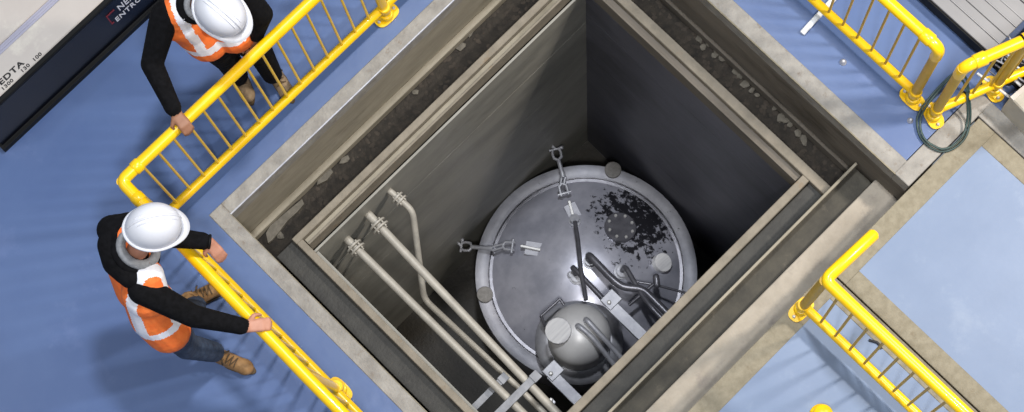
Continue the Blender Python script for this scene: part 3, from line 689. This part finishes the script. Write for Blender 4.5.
def hand(mb, segs, W, d, nrm_, mi, side=1, curl=(.35, .75, .7), sc=1.0):
    """palm + five fingers; d = wrist->knuckles, nrm_ = palm facing; side = where the thumb is"""
    W = Vector(W); d = Vector(d).normalized(); nn = Vector(nrm_); nn = (nn-d*nn.dot(d)).normalized(); s = d.cross(nn).normalized()*side
    def cap(a, r0, b, r1):
        mb.capsule(a, r0*sc, b, r1*sc, 10); segs.append((tuple(a), tuple(b), r0*sc, r1*sc, mi))
    for k in (-1.3, -.45, .45, 1.3):
        cap(W+s*(k*.010*sc), .019, W+d*.085*sc+s*(k*.0185*sc), .0155)
    ln = {1.3: .88, .45: 1.0, -.45: .94, -1.3: .76}
    for k, L in ln.items():
        p = W+d*.088*sc+s*(k*.0195*sc); ang = curl[0]; q = p
        for j, (l, r) in enumerate(((.043, .0105), (.028, .0095), (.022, .0085))):
            if j: ang += curl[j]
            dr = d*math.cos(ang)+nn*math.sin(ang)+s*(k*.05 if j == 0 else 0); e = q+dr.normalized()*l*L*sc; cap(q, r+.001, e, r); q = e
    p = W+d*.022*sc+s*.026*sc; a = (d*.55+s*.75+nn*.35).normalized(); e = p+a*.042*sc; cap(p, .016, e, .0125)
    b = (d*.75+s*.12+nn*.65).normalized(); e2 = e+b*.032*sc; cap(e, .0125, e2, .0105); e3 = e2+(d*.6-s*.15+nn*.8).normalized()*.024*sc; cap(e2, .0108, e3, .009)

def boot(parent, heel, toe, ankle, m, par_label=None):
    heel = Vector(heel); toe = Vector(toe); heel.z = toe.z = 0; d = (toe-heel).normalized(); L = .335; s = d.cross(up)
    c = (heel+toe)/2; heel = c-d*L/2; toe = c+d*L/2; ankle = Vector(ankle)
    g = bpy.data.objects.new('boot', None)
    mb = MB(); segs = []
    mb.capsule(heel+d*.05+up*.055, .042, heel+d*.13+up*.06, .045); mb.capsule(heel+d*.11+up*.06, .046, toe-d*.055+up*.052, .046, flat=((0, 0, 1), .95))
    mb.ell(toe-d*.07+up*.05, (.062, .050, .045), Matrix.Rotation(math.atan2(d.y, d.x), 3, 'Z'))
    top = heel+d*.075+up*.17+(ankle-heel-d*.075-up*ankle.z)*.4
    mb.capsule(heel+d*.07+up*.07, .046, top, .050); mb.capsule(heel+d*.16+up*.085, .038, top, .044)
    b = fuse(mb, 'boot', parent, .008, None, [m], 3)
    # collar, sole, laces
    sm = MB(); pts = []
    for k in range(28):
        t = 2*math.pi*k/28; u = math.cos(t); v = math.sin(t); wdt = .048 if u > -.2 else .040
        pts.append(c+d*(u*L/2*1.01)+s*(v*wdt*(1-.25*max(0, -u)))+up*.002)
    vs = pts+[q+up*.024 for q in pts]
    sm.add(vs, [list(range(28))[::-1], list(range(28, 56))]+[[i, (i+1) % 28, (i+1) % 28+28, i+28] for i in range(28)])
    sm.build('sole', 'sole', b)
    MB().tube([top+(d*math.cos(a)+s*math.sin(a))*.047+up*.022 for a in [i/16*2*math.pi for i in range(17)]], .010, 8, cap=False).build('cuff', m, b)
    lm = MB()
    for i in range(5):
        q = toe-d*(.115+.024*i)+up*(.100+.017*i); lm.tube([q-s*.030-up*.008, q+up*.006, q+s*.030-up*.008], .0035, 6)
        lm.tube([q-s*.030-up*.008, q+d*(-.024)+up*(.013)+s*.03], .003, 6)
    q = toe-d*.19+up*.155
    for sg in (-1, 1): lm.tube([q, q+s*.03*sg+up*.012+d*.01, q+s*.045*sg-up*.01+d*.02, q+s*.02*sg+d*.008], .003, 6)
    lm.build('laces', 'lace', b)

def helmet(parent, c, axis, front, a=.148, b=.122, h=.135):
    """c = centre of the rim plane; axis = up through the crown; front = towards the peak"""
    c = Vector(c); ax = Vector(axis).normalized(); fr_ = Vector(front); fr_ = (fr_-ax*fr_.dot(ax)).normalized()
    prof = [(1.0, -.010), (1.0, .01)]+[(math.cos(i/14*math.pi/2)**.82+1e-4, .01+h*math.sin(i/14*math.pi/2)) for i in range(1, 15)]
    sh_ = MB().lathe([(r*a, z) for r, z in prof], c, ax, 44, sy=b/a, xdir=fr_).build('helmet', 'helmet', parent)
    sd = ax.cross(fr_)
    mb = MB(); N = 48; rings = []
    for (k, z) in ((.97, .002), (1.0, -.004), (1.0, -.012), (.96, -.012)):
        ring = []
        for j in range(N):
            t = 2*math.pi*j/N; ct = math.cos(t); pk = max(0, ct)**3*.040+.012
            rr = 1.0; e = (pk if k == 1.0 else (pk*0 if k == .97 else pk-.006))
            ring.append(c+fr_*(ct*(a+e)*k)+sd*(math.sin(t)*(b+e)*k)+ax*(z-(pk-.012)*.25))
        rings.append(ring)
    vs = [v for r in rings for v in r]; fs = []
    for i in range(4):
        for j in range(N): fs.append([i*N+j, i*N+(j+1) % N, ((i+1) % 4)*N+(j+1) % N, ((i+1) % 4)*N+j])
    mb.add(vs, fs, True); mb.build('brim', 'helmet', sh_)
    def crown(u, off=0.0, lift=0.0):   # point on crown along front-back line
        t = u*math.pi/2; r = math.cos(t)**.82 if abs(t) < 1.57 else 0
        return c+fr_*(math.copysign(1, u)*0+(a*r if u > 0 else -a*r))+ax*(.01+h*math.sin(abs(t)))
    rd = []
    for i in range(-12, 13):
        t = i/12*1.25; x = math.sin(t); r = abs(x); zz = h*math.sin(math.acos(min(1, r**(1/.82))))
        rd.append((x, zz))
    for off in (0, -.022, .022):
        pts = []
        for x, zz in rd:
            if off and abs(x) > .8: continue
            y = off; rr = math.sqrt(x*x+(y/b)**2); zz2 = .01+h*math.sin(math.acos(min(1, rr**(1/.82))))
            pts.append(c+fr_*x*a+sd*y+ax*(zz2+(.0 if off else .002)))
        MB().tube(pts, .0055 if not off else .004, 6).build('ridge', 'helmet', sh_)
    return sh_

def person(nm_loc, label, J, mats, headdir, headup, facing, tape_dir, boots, vest_rule=None, hands=(), extra=None):
    t = thing('person', nm_loc, label, 'person')
    skin, jk, tr, bt = mats
    mb = MB(); segs = []
    def cap(a, r0, b, r1, mi, flat=None):
        mb.capsule(a, r0, b, r1, 14, flat); segs.append((tuple(a), tuple(b), r0, r1, mi))
    H, Nk, Ch, Wa, Hp = J['head'], J['neck'], J['chest'], J['waist'], J['hips']
    fc = Vector(facing).normalized()
    SL, SR = J['sl'], J['sr']; lat = (SL-SR).normalized()
    # torso: two side by side columns give an oval section
    for k in (-1, 1):
        cap(Ch+lat*.095*k, .112, Wa+lat*.085*k, .106, 1); cap(Wa+lat*.085*k, .106, Hp+lat*.078*k, .108, 1)
        cap(Ch+lat*.095*k, .110, Nk+lat*.085*k-(Nk-Ch).normalized()*.07, .070, 1)
    cap(Nk+(Ch-Nk)*.2, .064, Nk+(H-Nk)*.02, .05, 1); cap(Nk, .058, Nk+(H-Nk)*.7, .058, 0)
    cap(SL, .066, SR, .066, 1)
    for s_ in ('l', 'r'):
        S_, E_, W_ = J['s'+s_], J['e'+s_], J['w'+s_]
        cap(S_, .082, E_, .063, 1); cap(E_, .063, W_, .047, 1)
        # sleeve folds near elbow and cuff
        dn = (W_-E_).normalized(); cap(W_-dn*.03, .049, W_-dn*.005, .049, 1); cap(W_-dn*.01, .029, W_+dn*.035, .027, 0)
        hp, kn, an = J['h'+s_], J['k'+s_], J['a'+s_]
        cap(hp, .100, kn, .076, 2); cap(kn, .077, an, .062, 2); cap(Hp+(hp-Hp)*.3, .10, hp, .09, 2)
    # head with face
    hd = Vector(headdir).normalized(); hu = Vector(headup); hu = (hu-hd*hu.dot(hd)).normalized(); hs = hd.cross(hu)
    Rm = Matrix((hd, hs, hu)).transposed()
    mb.ell(H, (.098, .076, .115), Rm); segs.append((tuple(H), tuple(H), .09, .09, 0))
    mb.ell(H-hu*.06+hd*.03, (.065, .055, .062), Rm); segs.append((tuple(H-hu*.06+hd*.03),)*2+(.06, .06, 0))
    mb.capsule(H+hd*.093-hu*.0, .010, H+hd*.112-hu*.035, .014)    # nose
    mb.capsule(H+hd*.085-hu*.066-hs*.018, .009, H+hd*.085-hu*.066+hs*.018, .009)   # mouth
    mb.capsule(H+hd*.088+hu*.022-hs*.045, .009, H+hd*.088+hu*.022+hs*.045, .009)   # brow
    for k in (-1, 1): mb.ell(H+hs*.078*k-hd*.005-hu*.01, (.018, .010, .030), Rm)
    for (W_, d_, n_2, side, curl) in hands: hand(mb, segs, W_, d_, n_2, 0, side, curl)
    body = fuse(mb, 'body', t, .0075, segs, [skin, jk, tr], 2)
    for k in (-1, 1):
        e = MB().ell(H+hd*.086+hs*.032*k, (.010, .012, .009), Rm).build('eye', 'whiteprint', body)
    mb = MB().ell(H-hd*.010+hu*.045, (.092, .081, .085), Rm); mb.build('hair', 'hair', body)
    # hi-vis vest over the torso
    vb = MB(); g = .016
    for k in (-1, 1):
        vb.capsule(Ch+lat*.095*k, .112+g, Wa+lat*.088*k, .108+g, 16); vb.capsule(Wa+lat*.088*k, .108+g, Hp+lat*.080*k+(Wa-Hp)*.15, .112+g, 16)
        vb.capsule(Ch+lat*.118*k, .108+g, Nk+lat*.115*k-(Nk-Ch).normalized()*.055, .078+g, 16)
    ax = (Nk-Hp).normalized(); fr2 = (fc-ax*fc.dot(ax)).normalized(); L = (Nk-Hp).length
    Hn = np.array(Hp); an_ = np.array(ax); ln_ = np.array(lat-ax*lat.dot(ax)); fn_ = np.array(fr2)
    def rule(c, idx):
        q = c-Hn; h_ = q@an_; l_ = q@ln_; r_ = idx.copy()*0
        band = (np.abs(h_-.10) < .024); r_[band] = 1
        strap = (np.abs(np.abs(l_)-.115) < .028) & (h_ > .10); r_[strap] = 1
        r_[(np.abs(h_-.034) > 1)] = 0
        return r_
    v = fuse(vb, 'vest', t, .008, None, ['orange', 'tape'], 3, rule)
    # cut the vest open at the bottom
    helmet(t, H+hu*.055, hu, hd)
    for (hl, to, an) in boots: boot(t, hl, to, an, bt)
    return t, body
P = at
# man in jeans at the left, leaning on the rail
J = dict(head=P(151, 232, 1.60), neck=P(137, 250, 1.44), chest=P(137, 277, 1.27), waist=P(145, 302, 1.10), hips=P(164, 320, .93),
         sl=P(112, 230, 1.40), sr=P(143, 290, 1.38), el=P(160, 236, 1.22), wl=P(203, 241, 1.16), er=P(193, 316, 1.20), wr=P(241, 326, 1.12),
         hl=P(160, 314, .90), hr=P(172, 329, .90), kl=P(184, 314, .50), kr=P(186, 346, .50), al=P(196, 306, .16), ar=P(214, 352, .16))
wl, wr = J['wl'], J['wr']
g1, body1 = person(P(210, 330, 0), 'worker in jeans, white helmet and orange vest leaning on the rail at left', J, ('skin', 'jacket', 'jeans', 'boot'),
    headdir=Vector((.80, -.45, -.40)), headup=Vector((.35, -.05, .93)), facing=P(200, 232, 0)-P(160, 272, 0), tape_dir=None,
    boots=[(P(190, 304, 0), P(220, 289, 0), J['al']), (P(206, 351, 0), P(255, 372, 0), J['ar'])],
    hands=[(wl+(wl-J['el']).normalized()*.03, P(217, 258, 1.08)-wl, (0, -.1, -1), -1, (.25, .5, .45)),
           (wr+(wr-J['er']).normalized()*.03, P(266, 322, 1.11)-wr, (.15, 0, -1), 1, (.5, .9, .8))])
# grey fleece collar and watch
nk = J['neck']; ax = (J['head']-nk).normalized(); u = ax.cross(up).normalized(); v = ax.cross(u)
for r, rr, m, k in ((.098, .026, 'greyfab', .02), (.112, .026, 'jacket', -.02)):
    MB().tube([nk+ax*k+(u*math.cos(a)+v*math.sin(a))*r for a in [i/24*2*math.pi for i in range(25)]], rr, 10, cap=False).build('hood_collar', m, body1)
d = (wl-J['el']).normalized(); u = d.cross(up).normalized(); v = d.cross(u); c = wl+d*.034
MB().tube([c+(u*math.cos(a)+v*math.sin(a))*.034 for a in [i/20*2*math.pi for i in range(21)]], .009, 8, cap=False).build('watch_strap', 'black', body1)
hb = MB(); fd = (P(200, 232, 0)-P(160, 272, 0)).normalized()
hq = [((128, 222), .055), ((116, 228), .075), ((112, 245), .08), ((117, 262), .08), ((131, 276), .07), ((146, 278), .045)]
for (q, r), (q2, r2) in zip(hq, hq[1:]): hb.capsule(P(q[0], q[1], 1.42), r, P(q2[0], q2[1], 1.42), r2)
fuse(hb, 'hood', body1, .01, None, ['jacket'], 8)
# man in black trousers at the top
J = dict(head=P(219, 12, 1.60), neck=P(198, 1, 1.45), chest=P(198, 13, 1.27), waist=P(206, 21, 1.10), hips=P(223, 38, .93),
         sl=P(240, -8, 1.40), sr=P(165, 15, 1.40), el=P(262, 14, 1.16), wl=P(256, 34, .98), er=P(152, 64, 1.24), wr=P(173, 108, 1.13),
         hl=P(238, 34, .90), hr=P(214, 44, .88), kl=P(260, 52, .50), kr=P(228, 60, .50), al=P(272, 74, .16), ar=P(238, 76, .16))
wl, wr = J['wl'], J['wr']
g2, body2 = person(P(255, 80, 0), 'worker in black trousers, white helmet and orange vest at the top of the picture', J, ('skin2', 'jacket', 'jacket', 'boot2'),
    headdir=Vector((.10, -.92, -.38)), headup=Vector((.0, -.38, .93)), facing=P(240, 50, 0)-P(205, -2, 0), tape_dir=None,
    boots=[(P(236, 68, 0), P(248, 95, 0), J['ar']), (P(270, 66, 0), P(289, 96, 0), J['al'])],
    hands=[(wl+(wl-J['el']).normalized()*.03, (wl-J['el']), (-.6, -.5, -.3), 1, (.35, .5, .5)),
           (wr+(wr-J['er']).normalized()*.03, P(188, 128, 1.11)-wr, (0, -.1, -1), -1, (.5, .9, .8))])
nk = J['neck']; ax = (J['head']-nk).normalized(); u = ax.cross(up).normalized(); v = ax.cross(u)
for r, rr, m, k in ((.085, .018, 'greyfab', .035), (.105, .026, 'jacket', .0)):
    MB().tube([nk+ax*k+(u*math.cos(a)+v*math.sin(a))*r for a in [i/24*2*math.pi for i in range(25)]], rr, 10, cap=False).build('hood_collar', m, body2)

# alike things carry one group
GR = {'guard_railing': 'yellow tubular guard railings', 'water_pipe': 'grey pipes across the pit', 'cover_slab': 'painted cover slabs', 'tie_rod': 'tank tie rods',
      'support_channel': 'bright support channels', 'pipe_support': 'pipe support bars', 'floor_stud': 'floor studs', 'person': 'workers at the railing'}
for o in bpy.data.objects:
    k = o.name.split('.')[0]
    if o.parent is None and k in GR: o['group'] = GR[k]
